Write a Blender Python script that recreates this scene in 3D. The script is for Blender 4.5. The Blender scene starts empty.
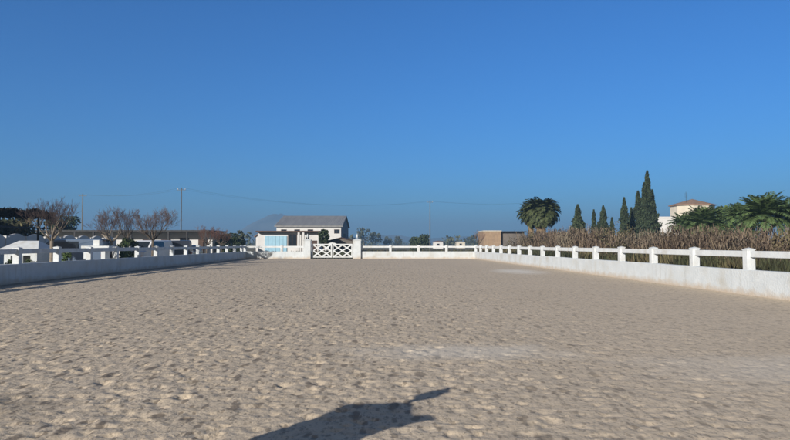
import bpy, math, random
import numpy as np
from mathutils import Vector, Matrix, noise as mnoise
random.seed(7)
rng = np.random.default_rng(7)
PI = math.pi
sc = bpy.context.scene
col = sc.collection

# ------------------------------------------------------------------ camera
CAM_H = 1.6
FPX = 640.0            # focal length in photo pixels (790 wide)
cam_d = bpy.data.cameras.new('camera'); cam = bpy.data.objects.new('camera', cam_d); col.objects.link(cam)
cam_d.sensor_width = 36.0; cam_d.lens = 36.0 * FPX / 790.0
cam_d.clip_start = 0.1; cam_d.clip_end = 30000
cam.location = (0, 0, CAM_H)
cam.rotation_euler = (math.radians(90 + 2.15), 0, 0)
sc.camera = cam

# ------------------------------------------------------------------ light
SUN_EL, SUN_AZ = math.radians(18.5), math.radians(36.0)     # shadows fall towards (+sin az, +cos az)
world = bpy.data.worlds.new('World'); sc.world = world; world.use_nodes = True
wn = world.node_tree; bgn = wn.nodes['Background']
sky = wn.nodes.new('ShaderNodeTexSky'); sky.sky_type = 'NISHITA'; sky.sun_disc = False
sky.sun_elevation = SUN_EL; sky.sun_rotation = PI + SUN_AZ
sky.altitude = 0; sky.air_density = 1.0; sky.dust_density = 0.3; sky.ozone_density = 3.0
tint = wn.nodes.new('ShaderNodeMixRGB'); tint.blend_type = 'MULTIPLY'; tint.inputs[0].default_value = 1; 
stc = wn.nodes.new('ShaderNodeTexCoord'); sxyz = wn.nodes.new('ShaderNodeSeparateXYZ'); wn.links.new(stc.outputs['Generated'], sxyz.inputs[0])
smr = wn.nodes.new('ShaderNodeMapRange'); smr.interpolation_type = 'SMOOTHSTEP'; smr.inputs['From Min'].default_value = -.3; smr.inputs['From Max'].default_value = .65; wn.links.new(sxyz.outputs[1], smr.inputs[0])
tcol = wn.nodes.new('ShaderNodeMixRGB'); tcol.inputs[1].default_value = (.80,.52,.36,1); tcol.inputs[2].default_value = (.125,.415,.765,1); wn.links.new(smr.outputs[0], tcol.inputs[0]); wn.links.new(tcol.outputs[0], tint.inputs[2])
wn.links.new(sky.outputs[0], tint.inputs[1]); wn.links.new(tint.outputs[0], bgn.inputs[0]); bgn.inputs[1].default_value = 0.118
sd = bpy.data.lights.new('sun', 'SUN'); sd.energy = 5.0; sd.angle = math.radians(0.5); sd.color = (1.0, 0.945, 0.87)
sun = bpy.data.objects.new('sun', sd); col.objects.link(sun)
ldir = Vector((math.sin(SUN_AZ) * math.cos(SUN_EL), math.cos(SUN_AZ) * math.cos(SUN_EL), -math.sin(SUN_EL)))
sun.rotation_euler = ldir.to_track_quat('-Z', 'Y').to_euler(); sun.location = (-20, -20, 30)
sc.view_settings.view_transform = 'Standard'; sc.view_settings.look = 'None'
sc.view_settings.gamma = 1; sc.view_settings.use_curve_mapping = False
sc.view_settings.exposure = 0.5

# ------------------------------------------------------------------ helpers
def X(px, Y): return (px - 395.0) / FPX * Y                 # photo column -> metres at distance Y
def Z(py, Y): return CAM_H + (244.0 - py) / FPX * Y         # photo row -> height at distance Y

def mat(name, c1, c2=None, scale=3.0, rough=0.8, bump=0.0, bscale=20.0, isl=0.0, c3=None, s3=0.5, detail=6, stretch=None, metallic=0.0, spec=0.3, trans=0.0):
    m = bpy.data.materials.new(name); m.use_nodes = True; nt = m.node_tree; N = nt.nodes; L = nt.links
    b = N['Principled BSDF']; b.inputs['Roughness'].default_value = rough; b.inputs['Metallic'].default_value = metallic
    b.inputs['Specular IOR Level'].default_value = spec
    tc = N.new('ShaderNodeTexCoord'); vec = tc.outputs['Object']
    if stretch:
        mp = N.new('ShaderNodeMapping'); mp.inputs['Scale'].default_value = stretch; L.new(vec, mp.inputs[0]); vec = mp.outputs[0]
    cur = None
    if c2 is None: c2 = tuple(x * 0.85 for x in c1)
    nz = N.new('ShaderNodeTexNoise'); nz.inputs['Scale'].default_value = scale; nz.inputs['Detail'].default_value = detail
    L.new(vec, nz.inputs['Vector'])
    r = N.new('ShaderNodeValToRGB'); r.color_ramp.elements[0].position = 0.33; r.color_ramp.elements[1].position = 0.67
    r.color_ramp.elements[0].color = (*c2, 1); r.color_ramp.elements[1].color = (*c1, 1)
    L.new(nz.outputs['Fac'], r.inputs[0]); cur = r.outputs[0]
    if c3:
        n3 = N.new('ShaderNodeTexNoise'); n3.inputs['Scale'].default_value = s3; n3.inputs['Detail'].default_value = 8
        L.new(vec, n3.inputs['Vector'])
        r3 = N.new('ShaderNodeValToRGB'); r3.color_ramp.elements[0].position = 0.5; r3.color_ramp.elements[1].position = 0.72
        L.new(n3.outputs['Fac'], r3.inputs[0])
        mx = N.new('ShaderNodeMixRGB'); L.new(r3.outputs[0], mx.inputs[0]); L.new(cur, mx.inputs[1]); mx.inputs[2].default_value = (*c3, 1)
        cur = mx.outputs[0]
    if isl:
        g = N.new('ShaderNodeNewGeometry'); mr = N.new('ShaderNodeMapRange')
        mr.inputs['To Min'].default_value = 1 - isl; mr.inputs['To Max'].default_value = 1 + isl
        L.new(g.outputs['Random Per Island'], mr.inputs[0])
        hs = N.new('ShaderNodeHueSaturation'); L.new(mr.outputs[0], hs.inputs['Value']); L.new(cur, hs.inputs['Color']); cur = hs.outputs[0]
        mr2 = N.new('ShaderNodeMapRange'); mr2.inputs['To Min'].default_value = 0.485; mr2.inputs['To Max'].default_value = 0.515
        L.new(g.outputs['Random Per Island'], mr2.inputs[0]); L.new(mr2.outputs[0], hs.inputs['Hue'])
    L.new(cur, b.inputs['Base Color'])
    if bump:
        nb = N.new('ShaderNodeTexNoise'); nb.inputs['Scale'].default_value = bscale; nb.inputs['Detail'].default_value = 6
        L.new(vec, nb.inputs['Vector'])
        bp = N.new('ShaderNodeBump'); bp.inputs['Strength'].default_value = bump; bp.inputs['Distance'].default_value = 0.05
        L.new(nb.outputs['Fac'], bp.inputs['Height']); L.new(bp.outputs[0], b.inputs['Normal'])
    return m

def mesh_np(name, V, F, m, parent=None, smooth=False):
    V = np.asarray(V, dtype=np.float32); F = np.asarray(F, dtype=np.int32)
    me = bpy.data.meshes.new(name); n = F.shape[1]
    me.vertices.add(len(V)); me.vertices.foreach_set('co', V.ravel())
    me.loops.add(F.size); me.loops.foreach_set('vertex_index', F.ravel())
    me.polygons.add(len(F)); me.polygons.foreach_set('loop_start', np.arange(0, F.size, n, dtype=np.int32))
    try: me.polygons.foreach_set('loop_total', np.full(len(F), n, dtype=np.int32))
    except Exception: pass
    me.update(calc_edges=True); me.validate()
    if smooth: me.polygons.foreach_set('use_smooth', np.ones(len(F), dtype=bool))
    me.materials.append(m)
    o = bpy.data.objects.new(name, me); col.objects.link(o)
    if parent: o.parent = parent
    return o

class MB:
    def __init__(s): s.v = []; s.f = []
    def add(s, vs, fs):
        k = len(s.v); s.v += [tuple(p) for p in vs]; s.f += [tuple(i + k for i in q) for q in fs]; return s
    def box(s, x0, x1, y0, y1, z0, z1, b=0.0):
        if b <= 0:
            return s.add([(x0,y0,z0),(x1,y0,z0),(x1,y1,z0),(x0,y1,z0),(x0,y0,z1),(x1,y0,z1),(x1,y1,z1),(x0,y1,z1)],
                [(0,3,2,1),(4,5,6,7),(0,1,5,4),(1,2,6,5),(2,3,7,6),(3,0,4,7)])
        def ring(z, d): return [(x0+d+b,y0+d,z),(x1-d-b,y0+d,z),(x1-d,y0+d+b,z),(x1-d,y1-d-b,z),(x1-d-b,y1-d,z),(x0+d+b,y1-d,z),(x0+d,y1-d-b,z),(x0+d,y0+d+b,z)]
        vs = ring(z0, b*.7) + ring(z0+b, 0) + ring(z1-b, 0) + ring(z1, b*.7); fs = [tuple(range(7,-1,-1)), tuple(range(24,32))]
        for k in range(3):
            for i in range(8): j=(i+1)%8; fs.append((k*8+i, k*8+j, k*8+8+j, k*8+8+i))
        return s.add(vs, fs)
    def bar(s, p, q, w, h, up=(0,0,1)):
        p = Vector(p); q = Vector(q); d = (q-p).normalized(); u = Vector(up); r = d.cross(u)
        if r.length < 1e-4: r = d.cross(Vector((1,0,0)))
        r.normalize(); u = r.cross(d).normalized(); r = r*w/2; u = u*h/2
        vs = [p-r-u,p+r-u,p+r+u,p-r+u,q-r-u,q+r-u,q+r+u,q-r+u]
        return s.add(vs, [(0,1,2,3),(7,6,5,4),(0,4,5,1),(1,5,6,2),(2,6,7,3),(3,7,4,0)])
    def tube(s, p, q, r0, r1, n=8, cap=True):
        p = Vector(p); q = Vector(q); d = (q-p).normalized(); a = d.orthogonal().normalized(); c = d.cross(a)
        vs = []
        for o, r in ((p, r0), (q, r1)):
            for i in range(n): t = 2*PI*i/n; vs.append(o + a*math.cos(t)*r + c*math.sin(t)*r)
        fs = [(i,(i+1)%n,n+(i+1)%n,n+i) for i in range(n)]
        if cap: fs += [tuple(range(n-1,-1,-1)), tuple(range(n,2*n))]
        return s.add(vs, fs)
    def path(s, pts, rs, n=6):
        for i in range(len(pts)-1): s.tube(pts[i], pts[i+1], rs[i], rs[i+1], n)
        return s
    def lathe(s, prof, c=(0,0), n=12):
        vs = []; 
        for r, z in prof:
            for i in range(n): t = 2*PI*(i+.5)/n; vs.append((c[0]+r*math.cos(t), c[1]+r*math.sin(t), z))
        fs = []
        for k in range(len(prof)-1):
            for i in range(n): j=(i+1)%n; fs.append((k*n+i,k*n+j,k*n+n+j,k*n+n+i))
        fs += [tuple(range(n-1,-1,-1)), tuple(range((len(prof)-1)*n, len(prof)*n))]
        return s.add(vs, fs)
    def prism(s, poly, axis_a, axis_b, ax):     # poly in (u,v), extruded along the y axis from axis_a to axis_b ('y') or x ('x')
        n = len(poly)
        if ax == 'y': vs = [(u, axis_a, v) for u, v in poly] + [(u, axis_b, v) for u, v in poly]
        else: vs = [(axis_a, u, v) for u, v in poly] + [(axis_b, u, v) for u, v in poly]
        return s.add(vs, [tuple(range(n)), tuple(range(2*n-1, n-1, -1))] + [(i,n+i,n+(i+1)%n,(i+1)%n) for i in range(n)])
    def build(s, name, m, parent=None, loc=None, rz=0, smooth=False):
        me = bpy.data.meshes.new(name); me.from_pydata(s.v, [], s.f)
        import bmesh
        bm = bmesh.new(); bm.from_mesh(me); bmesh.ops.recalc_face_normals(bm, faces=bm.faces); bm.to_mesh(me); bm.free()
        me.materials.append(m)
        if smooth:
            for p in me.polygons: p.use_smooth = True
        o = bpy.data.objects.new(name, me); col.objects.link(o)
        if parent: o.parent = parent
        if loc: o.location = loc
        o.rotation_euler.z = rz
        return o

def tag(o, label, cat, group=None):
    o['label'] = label; o['category'] = cat
    if group: o['group'] = group
    return o
def thing(name, label, cat, loc, rz=0, group=None):
    o = bpy.data.objects.new(name, None); col.objects.link(o); o.location = loc; o.rotation_euler.z = rz; o.empty_display_size = .3
    return tag(o, label, cat, group)
def kind(o, k): o['kind'] = k; return o
def copy_tree(o, parent=None):
    c = o.copy(); col.objects.link(c); c.parent = parent
    for ch in list(o.children): copy_tree(ch, c)
    return c

# ------------------------------------------------------------------ materials
M = {}
M['wall'] = mat('white_limewash', (.59,.625,.64), (.52,.555,.57), 2.2, .85, .35, 14, c3=(.46,.46,.43), s3=1.1)
M['paint'] = mat('white_paint', (.63,.66,.67), (.56,.585,.595), 3, .7, .2, 18, c3=(.50,.50,.47), s3=2.0)
def dirty(m):
    nt = m.node_tree; N = nt.nodes; L = nt.links; b = N['Principled BSDF']; src = b.inputs['Base Color'].links[0].from_socket
    tc = N.new('ShaderNodeTexCoord'); sx = N.new('ShaderNodeSeparateXYZ'); L.new(tc.outputs['Object'], sx.inputs[0])
    def nz(s, sc_=(1,1,1)):
        mp = N.new('ShaderNodeMapping'); mp.inputs['Scale'].default_value = sc_; L.new(tc.outputs['Object'], mp.inputs[0]); n = N.new('ShaderNodeTexNoise'); n.inputs['Scale'].default_value = s; n.inputs['Detail'].default_value = 8; n.inputs['Roughness'].default_value = .65; L.new(mp.outputs[0], n.inputs['Vector']); return n.outputs['Fac']
    ma = N.new('ShaderNodeMath'); ma.operation = 'MULTIPLY_ADD'; L.new(nz(2.5), ma.inputs[0]); ma.inputs[1].default_value = -.5; L.new(sx.outputs[2], ma.inputs[2])
    mr = N.new('ShaderNodeMapRange'); mr.inputs['From Min'].default_value = -.02; mr.inputs['From Max'].default_value = -.22; mr.inputs['To Max'].default_value = .8; L.new(ma.outputs[0], mr.inputs[0])
    mx = N.new('ShaderNodeMixRGB'); L.new(mr.outputs[0], mx.inputs[0]); L.new(src, mx.inputs[1]); mx.inputs[2].default_value = (.45,.37,.28,1)
    r = N.new('ShaderNodeMapRange'); r.inputs['From Min'].default_value = .56; r.inputs['From Max'].default_value = .74; r.inputs['To Max'].default_value = .55; L.new(nz(1.0, (4,4,.5)), r.inputs[0])
    m2 = N.new('ShaderNodeMixRGB'); L.new(r.outputs[0], m2.inputs[0]); L.new(mx.outputs[0], m2.inputs[1]); m2.inputs[2].default_value = (.34,.33,.29,1); L.new(m2.outputs[0], b.inputs['Base Color'])
dirty(M['wall'])
M['ground'] = mat('dry_earth', (.20,.16,.10), (.11,.10,.055), .35, .95, .6, 4, c3=(.07,.09,.035), s3=.12)
M['hill'] = mat('scrub_rock', (.15,.15,.13), (.06,.07,.05), .01, .95, .5, .05)
M['reed'] = mat('dry_reed', (.225,.165,.115), (.125,.095,.067), .35, .85, isl=.35, c3=(.24,.205,.15), s3=.25)
M['scrub'] = mat('olive_scrub', (.095,.095,.045), (.06,.05,.03), .6, .9, isl=.4, c3=(.16,.11,.07), s3=.4)
M['weed'] = mat('weeds', (.065,.065,.032), (.03,.038,.018), .5, .9, isl=.4, c3=(.19,.15,.08), s3=.3)
M['cypress'] = mat('cypress_leaf', (.052,.070,.032), (.024,.036,.018), 1.2, .85, isl=.4)
M['leaf'] = mat('dark_leaf', (.055,.075,.03), (.03,.045,.02), 1.0, .8, isl=.4)
M['leaf_light'] = mat('green_leaf', (.10,.14,.045), (.055,.09,.03), 1.0, .8, isl=.35)
M['palm'] = mat('palm_leaf', (.12,.175,.06), (.07,.11,.038), 1.0, .6, isl=.3, spec=.4)
M['palm_dull'] = mat('palm_leaf_dull', (.085,.10,.038), (.05,.065,.026), 1.0, .7, isl=.35)
M['palm_dead'] = mat('dead_frond', (.22,.16,.09), (.12,.085,.05), 1.5, .9, isl=.3)
M['bark'] = mat('bark', (.16,.13,.10), (.08,.065,.05), 5, .95, .6, 12)
M['pale_bark'] = mat('pale_bark', (.28,.24,.19), (.17,.14,.11), 5, .95, .5, 12)
M['twig'] = mat('twig', (.20,.15,.13), (.13,.095,.085), 2, .95)
M['red_twig'] = mat('red_twig', (.22,.12,.085), (.13,.075,.06), 2, .95, isl=.3)
M['hazeleaf'] = mat('far_leaf', (.10,.11,.07), (.065,.075,.045), .1, .9, isl=.3)
M['roofmetal'] = mat('weathered_sheet_roof', (.27,.27,.265), (.20,.20,.20), .8, .6, .2, 3, stretch=(2,.3,.3))
M['end_shade'] = mat('grey_blue_end_shade', (.13,.15,.18), (.10,.12,.14), 1, .7, .2, 3)  # shade of the warehouse's right end, put into the colour
M['stucco'] = mat('white_stucco', (.64,.635,.62), (.56,.555,.54), .7, .85, .2, 6)
M['cream'] = mat('cream_stucco', (.62,.57,.46), (.54,.49,.40), .6, .85, .2, 6)
M['tile'] = mat('terracotta_tiles', (.31,.20,.135), (.21,.14,.10), 3, .85, .6, 9)
M['brick'] = mat('tan_brick', (.36,.255,.165), (.28,.20,.135), 2, .9, .5, 6)
M['gray'] = mat('grey_render', (.17,.15,.13), (.12,.105,.09), 1, .9, .3, 5)
M['brown'] = mat('brown_fascia', (.09,.055,.04), (.06,.04,.03), 2, .8)
M['dark'] = mat('dark_brushwood', (.022,.02,.017), (.012,.011,.01), 5, .95, isl=.4)
M['darksteel'] = mat('dark_post', (.05,.05,.05), (.03,.03,.03), 3, .7)
M['blue'] = mat('light_blue_paint', (.31,.52,.64), (.27,.46,.58), 1.5, .6)
M['glass'] = mat('dark_glass', (.02,.025,.03), (.015,.02,.025), 1, .08, spec=.5)
M['tyre'] = mat('tyre_rubber', (.02,.02,.02), None, 4, .9)
M['rim'] = mat('wheel_rim', (.4,.4,.42), None, 4, .35, metallic=.7)
M['carblue'] = mat('blue_grey_car_paint', (.10,.14,.21), (.09,.13,.19), 1, .25, spec=.5)
M['carwhite'] = mat('white_car_paint', (.68,.69,.70), (.62,.63,.64), 1, .3, spec=.5)
M['cardark'] = mat('dark_car_paint', (.035,.04,.055), None, 1, .25, spec=.5)
M['lampred'] = mat('red_lamp', (.35,.02,.02), None, 1, .3)
M['lampclear'] = mat('clear_lamp', (.6,.6,.6), None, 1, .15)
M['pole'] = mat('grey_pole', (.16,.16,.15), (.11,.11,.10), 1, .8)
M['wire'] = mat('black_cable', (.03,.03,.03), None, 1, .6)

# ------------------------------------------------------------------ arena lines
def rx(Y): return 12.02 - 0.0466*Y       # inner face of the right-hand wall
def lx(Y): return -14.92 - 0.0203*Y      # inner face of the left-hand wall
YF = 70.3                                # inner face of the far wall
YN = 1.0                                 # inner face of the near wall

# ------------------------------------------------------------------ sand with hoof prints
RES = 0.03
gx0, gx1, gy0, gy1 = -17.5, 12.8, 3.0, 71.0
nxg = int((gx1-gx0)/RES); nyg = int((gy1-gy0)/RES)
H = np.zeros((nyg, nxg), np.float32)
def vnoise(shape, cell, seed, amp):
    r = np.random.default_rng(seed); ny, nx = shape; gy, gx = int(ny/cell)+3, int(nx/cell)+3
    g = r.standard_normal((gy, gx)).astype(np.float32)
    yy = np.arange(ny)/cell; xx = np.arange(nx)/cell; yi = yy.astype(int); xi = xx.astype(int)
    fy = (yy-yi); fx = (xx-xi); fy = (fy*fy*(3-2*fy))[:,None].astype(np.float32); fx = (fx*fx*(3-2*fx))[None,:].astype(np.float32)
    a = g[yi][:,xi]; b = g[yi][:,xi+1]; c = g[yi+1][:,xi]; d = g[yi+1][:,xi+1]
    return amp*((a*(1-fx)+b*fx)*(1-fy)+(c*(1-fx)+d*fx)*fy)
H += vnoise(H.shape, 60, 1, .006); H += vnoise(H.shape, 14, 2, .0022); H += vnoise(H.shape, 5, 3, .003); H += vnoise(H.shape, 2, 4, .0032)
yc = gy0 + np.arange(nyg)*RES; xc = gx0 + np.arange(nxg)*RES
# calmer, raked sand to the right, rougher on the left and close by
XX, YY = np.meshgrid(xc, yc)
calm = 1.0 - 0.72/(1+np.exp(-(XX-2.0-0.05*(YY-8))/1.6))
calm = calm*(1-.45*np.clip((YY-12)/25, 0, 1))
H *= calm.astype(np.float32)
NH = 42000
hx = rng.uniform(gx0+.4, gx1-.4, NH); hy = gy0+.4 + (gy1-gy0-.8)*rng.uniform(0,1,NH)**1.25
K = 8; ki = np.arange(-K, K+1)*RES; KX, KY = np.meshgrid(ki, ki)
for i in range(NH):
    a = rng.uniform(0, 2*PI) if rng.random() < .5 else rng.normal(.3, .35)
    s = rng.choice((rng.uniform(.022,.04), rng.uniform(.04, .075))); el = rng.uniform(1.0, 1.3); dpt = rng.uniform(.008, .024)
    cm = 1.0 - 0.78/(1+math.exp(-(hx[i]-2.0-0.05*(hy[i]-8))/1.6)); cm *= 1-.35*min(1, max(0, (hy[i]-12)/25)); dpt *= cm
    u = (KX*math.cos(a)+KY*math.sin(a))/(s*el); v = (-KX*math.sin(a)+KY*math.cos(a))/s
    d2 = u*u+v*v
    if s < .04: dpt = rng.uniform(.014,.034)*cm
    k = -dpt*np.exp(-d2**1.4) + dpt*.15*np.exp(-((np.sqrt(d2)-1.55)/.42)**2)*(1+.7*u/(1+np.sqrt(d2)))
    ix = int((hx[i]-gx0)/RES); iy = int((hy[i]-gy0)/RES)
    if ix-K < 0 or iy-K < 0 or ix+K+1 > nxg or iy+K+1 > nyg: continue
    H[iy-K:iy+K+1, ix-K:ix+K+1] += k.astype(np.float32)
rows = [4.0]
while rows[-1] < YF+.1: rows.append(rows[-1] + max(.022, .0052*rows[-1]*max(1, rows[-1]/30)))
rows = np.array([-6, -2, 0.5, 2.0, 3.2, 3.6] + rows); rows[-1] = YF+.12
ncol = 1000
U = np.linspace(0, 1, ncol)
lxv = lx(rows) - .1; rxv = rx(rows) + .1
GX = lxv[:,None]*(1-U) + rxv[:,None]*U; GY = np.repeat(rows[:,None], ncol, 1)
fx = np.clip((GX-gx0)/RES, 0, nxg-2); fy = np.clip((GY-gy0)/RES, 0, nyg-2)
ix = fx.astype(int); iy = fy.astype(int); tx = fx-ix; ty = fy-iy
GZ = (H[iy,ix]*(1-tx)+H[iy,ix+1]*tx)*(1-ty) + (H[iy+1,ix]*(1-tx)+H[iy+1,ix+1]*tx)*ty
GZ[GY < 3.3] = 0
V = np.stack([GX, GY, GZ], -1).reshape(-1, 3)
nr = len(rows); a = (np.arange(nr-1)[:,None]*ncol + np.arange(ncol-1)[None,:]).ravel()
F = np.stack([a, a+1, a+ncol+1, a+ncol], 1)
def sand_material():
    m = bpy.data.materials.new('riding_sand'); m.use_nodes = True; nt = m.node_tree; N = nt.nodes; L = nt.links; b = N['Principled BSDF']
    b.inputs['Roughness'].default_value = .95; b.inputs['Specular IOR Level'].default_value = .15
    tc = N.new('ShaderNodeTexCoord'); P = tc.outputs['Object']
    def nz(s, d=6, rough=.6):
        n = N.new('ShaderNodeTexNoise'); n.inputs['Scale'].default_value = s; n.inputs['Detail'].default_value = d; n.inputs['Roughness'].default_value = rough; L.new(P, n.inputs['Vector']); return n.outputs['Fac']
    def ramp(src, e):
        r = N.new('ShaderNodeValToRGB'); cr = r.color_ramp
        while len(cr.elements) < len(e): cr.elements.new(.5)
        for q, (p, c) in zip(cr.elements, e): q.position = p; q.color = (*c, 1) if len(c) == 3 else c
        L.new(src, r.inputs[0]); return r.outputs[0]
    def mix(f, a, bb, mode='MIX'):
        x = N.new('ShaderNodeMixRGB'); x.blend_type = mode
        for s, i in ((f, 0), (a, 1), (bb, 2)):
            if hasattr(s, 'links'): L.new(s, x.inputs[i])
            else: x.inputs[i].default_value = s if i == 0 else (*s, 1)
        return x.outputs[0]
    c = ramp(nz(.35, 5), [(.3, (.58,.47,.335)), (.7, (.66,.54,.395))])
    c = mix(ramp(nz(7, 8, .7), [(.36, (1,1,1)), (.52, (0,0,0))]), c, (.45,.37,.27))
    P0 = P; mpn = N.new('ShaderNodeMapping'); mpn.inputs['Scale'].default_value = (1,.42,1); L.new(P, mpn.inputs[0]); P = mpn.outputs[0]
    c = mix(ramp(nz(9, 5, .75), [(.55, (0,0,0)), (.64, (.8,.8,.8))]), c, (.25,.205,.155))
    c = mix(ramp(nz(26, 4, .75), [(.56, (0,0,0)), (.66, (.8,.8,.8))]), c, (.20,.165,.125))
    c = mix(ramp(nz(60, 3, .7), [(.35, (0,0,0)), (.7, (.55,.55,.55))]), c, (.62,.53,.41))
    P = P0
    # dark dots painted as the shade in hoof holes, plus dug-up damp sand
    for sc_, thr, st, colr in ((3.2, .17, .85, (.17,.14,.11)), (7.5, .20, .8, (.19,.155,.12)), (15, .22, .6, (.24,.20,.155))):
        dn = N.new('ShaderNodeTexNoise'); dn.inputs['Scale'].default_value = sc_*2.2; dn.inputs['Detail'].default_value = 3; L.new(P, dn.inputs['Vector'])
        vm = N.new('ShaderNodeMixRGB'); vm.blend_type = 'LINEAR_LIGHT'; vm.inputs[0].default_value = .22/sc_*1.0; 
        mp = N.new('ShaderNodeMapping'); mp.inputs['Scale'].default_value = (1,.4,0); L.new(P, mp.inputs[0]); L.new(mp.outputs[0], vm.inputs[1]); L.new(dn.outputs['Color'], vm.inputs[2])
        vo = N.new('ShaderNodeTexVoronoi'); vo.voronoi_dimensions = '2D'; vo.inputs['Scale'].default_value = sc_; L.new(vm.outputs[0], vo.inputs['Vector'])
        sp = N.new('ShaderNodeSeparateColor'); L.new(vo.outputs['Color'], sp.inputs[0])
        rad = N.new('ShaderNodeMath'); rad.operation = 'MULTIPLY'; L.new(sp.outputs[0], rad.inputs[0]); rad.inputs[1].default_value = thr*1.25
        df = N.new('ShaderNodeMath'); df.operation = 'SUBTRACT'; L.new(vo.outputs['Distance'], df.inputs[0]); L.new(rad.outputs[0], df.inputs[1])
        m3 = N.new('ShaderNodeMapRange'); m3.inputs['From Min'].default_value = .03; m3.inputs['From Max'].default_value = -.06; m3.inputs['To Max'].default_value = st; L.new(df.outputs[0], m3.inputs[0])
        xg = N.new('ShaderNodeSeparateXYZ'); L.new(P, xg.inputs[0]); lr = N.new('ShaderNodeMapRange'); lr.inputs['From Min'].default_value = 6; lr.inputs['From Max'].default_value = -3; lr.inputs['To Min'].default_value = .35; L.new(xg.outputs[0], lr.inputs[0])
        fm = N.new('ShaderNodeMath'); fm.operation = 'MULTIPLY'; L.new(m3.outputs[0], fm.inputs[0]); L.new(lr.outputs[0], fm.inputs[1])
        c = mix(fm.outputs[0], c, colr)
    for (cx, cy, wx, wy) in ((-4.3, 6.3, 1.5, 1.0), (-9.5, 12, 2.2, 1.6), (-2.6, 4.9, .8, .5)):      # damp churned patches
        mp = N.new('ShaderNodeMapping'); mp.inputs['Location'].default_value = (-cx/wx, -cy/wy, 0); mp.inputs['Scale'].default_value = (1/wx, 1/wy, 0); L.new(P, mp.inputs[0])
        ln = N.new('ShaderNodeVectorMath'); ln.operation = 'LENGTH'; L.new(mp.outputs[0], ln.inputs[0])
        n2 = N.new('ShaderNodeMath'); n2.operation = 'MULTIPLY_ADD'; n2.inputs[1].default_value = 2.2; L.new(nz(3.5, 8, .7), n2.inputs[0]); L.new(ln.outputs['Value'], n2.inputs[2])
        sub = N.new('ShaderNodeMapRange'); sub.inputs['From Min'].default_value = 2.0; sub.inputs['From Max'].default_value = 1.4; sub.inputs['To Max'].default_value = .6; L.new(n2.outputs[0], sub.inputs[0])
        c = mix(sub.outputs[0], c, (.27,.225,.17))
    # pale scuffed patch where the sand was dragged, and the pale strip by the right-hand wall
    for (cx, cy, wx, wy, st) in ((1.0, 9.6, 2.3, 1.0, .5), (7.2, 37.5, 1.9, 4.6, .95), (5.5, 8.2, 3.2, 1.6, .35)):
        mp = N.new('ShaderNodeMapping'); mp.inputs['Location'].default_value = (-cx/wx, -cy/wy, 0); mp.inputs['Scale'].default_value = (1/wx, 1/wy, 0); L.new(P, mp.inputs[0])
        ln = N.new('ShaderNodeVectorMath'); ln.operation = 'LENGTH'; L.new(mp.outputs[0], ln.inputs[0])
        n2 = N.new('ShaderNodeMath'); n2.operation = 'MULTIPLY_ADD'; n2.inputs[1].default_value = 1.2; L.new(nz(1.3, 8), n2.inputs[0]); L.new(ln.outputs['Value'], n2.inputs[2])
        f = ramp(n2.outputs[0], [(.0, (st,st,st)), (.99, (st*.8,)*3), (1.0, (st*.8,)*3)])
        sub = N.new('ShaderNodeMapRange'); sub.inputs['From Min'].default_value = 1.5; sub.inputs['From Max'].default_value = .9; sub.inputs['To Max'].default_value = st; L.new(n2.outputs[0], sub.inputs[0])
        c = mix(sub.outputs[0], c, (.72,.66,.56))
    # left wall's shadow deepened by a dark strip painted into the sand colour
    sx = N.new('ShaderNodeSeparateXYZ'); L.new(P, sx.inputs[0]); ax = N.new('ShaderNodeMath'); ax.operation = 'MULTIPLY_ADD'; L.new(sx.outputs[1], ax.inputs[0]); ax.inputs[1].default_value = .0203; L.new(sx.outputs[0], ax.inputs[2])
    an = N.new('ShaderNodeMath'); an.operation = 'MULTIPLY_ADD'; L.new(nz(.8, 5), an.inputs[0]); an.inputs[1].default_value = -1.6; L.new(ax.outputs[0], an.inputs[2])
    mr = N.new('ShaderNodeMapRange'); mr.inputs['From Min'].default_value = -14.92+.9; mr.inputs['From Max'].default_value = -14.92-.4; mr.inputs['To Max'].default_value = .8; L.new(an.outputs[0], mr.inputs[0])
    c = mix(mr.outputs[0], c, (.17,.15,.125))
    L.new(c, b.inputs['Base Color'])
    h = N.new('ShaderNodeMath'); h.operation = 'ADD'; L.new(nz(18, 6, .65), h.inputs[0]); L.new(nz(5, 4, .6), h.inputs[1])
    bp = N.new('ShaderNodeBump'); bp.inputs['Strength'].default_value = .5; bp.inputs['Distance'].default_value = .035
    xb_ = N.new('ShaderNodeSeparateXYZ'); L.new(P, xb_.inputs[0]); sb = N.new('ShaderNodeMapRange'); sb.inputs['From Min'].default_value = 6; sb.inputs['From Max'].default_value = -2; sb.inputs['To Min'].default_value = .2; sb.inputs['To Max'].default_value = .5; L.new(xb_.outputs[0], sb.inputs[0]); L.new(sb.outputs[0], bp.inputs['Strength'])
    L.new(h.outputs[0], bp.inputs['Height']); L.new(bp.outputs[0], b.inputs['Normal'])
    return m
kind(mesh_np('arena_sand', V, F, sand_material(), smooth=True), 'structure')

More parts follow.
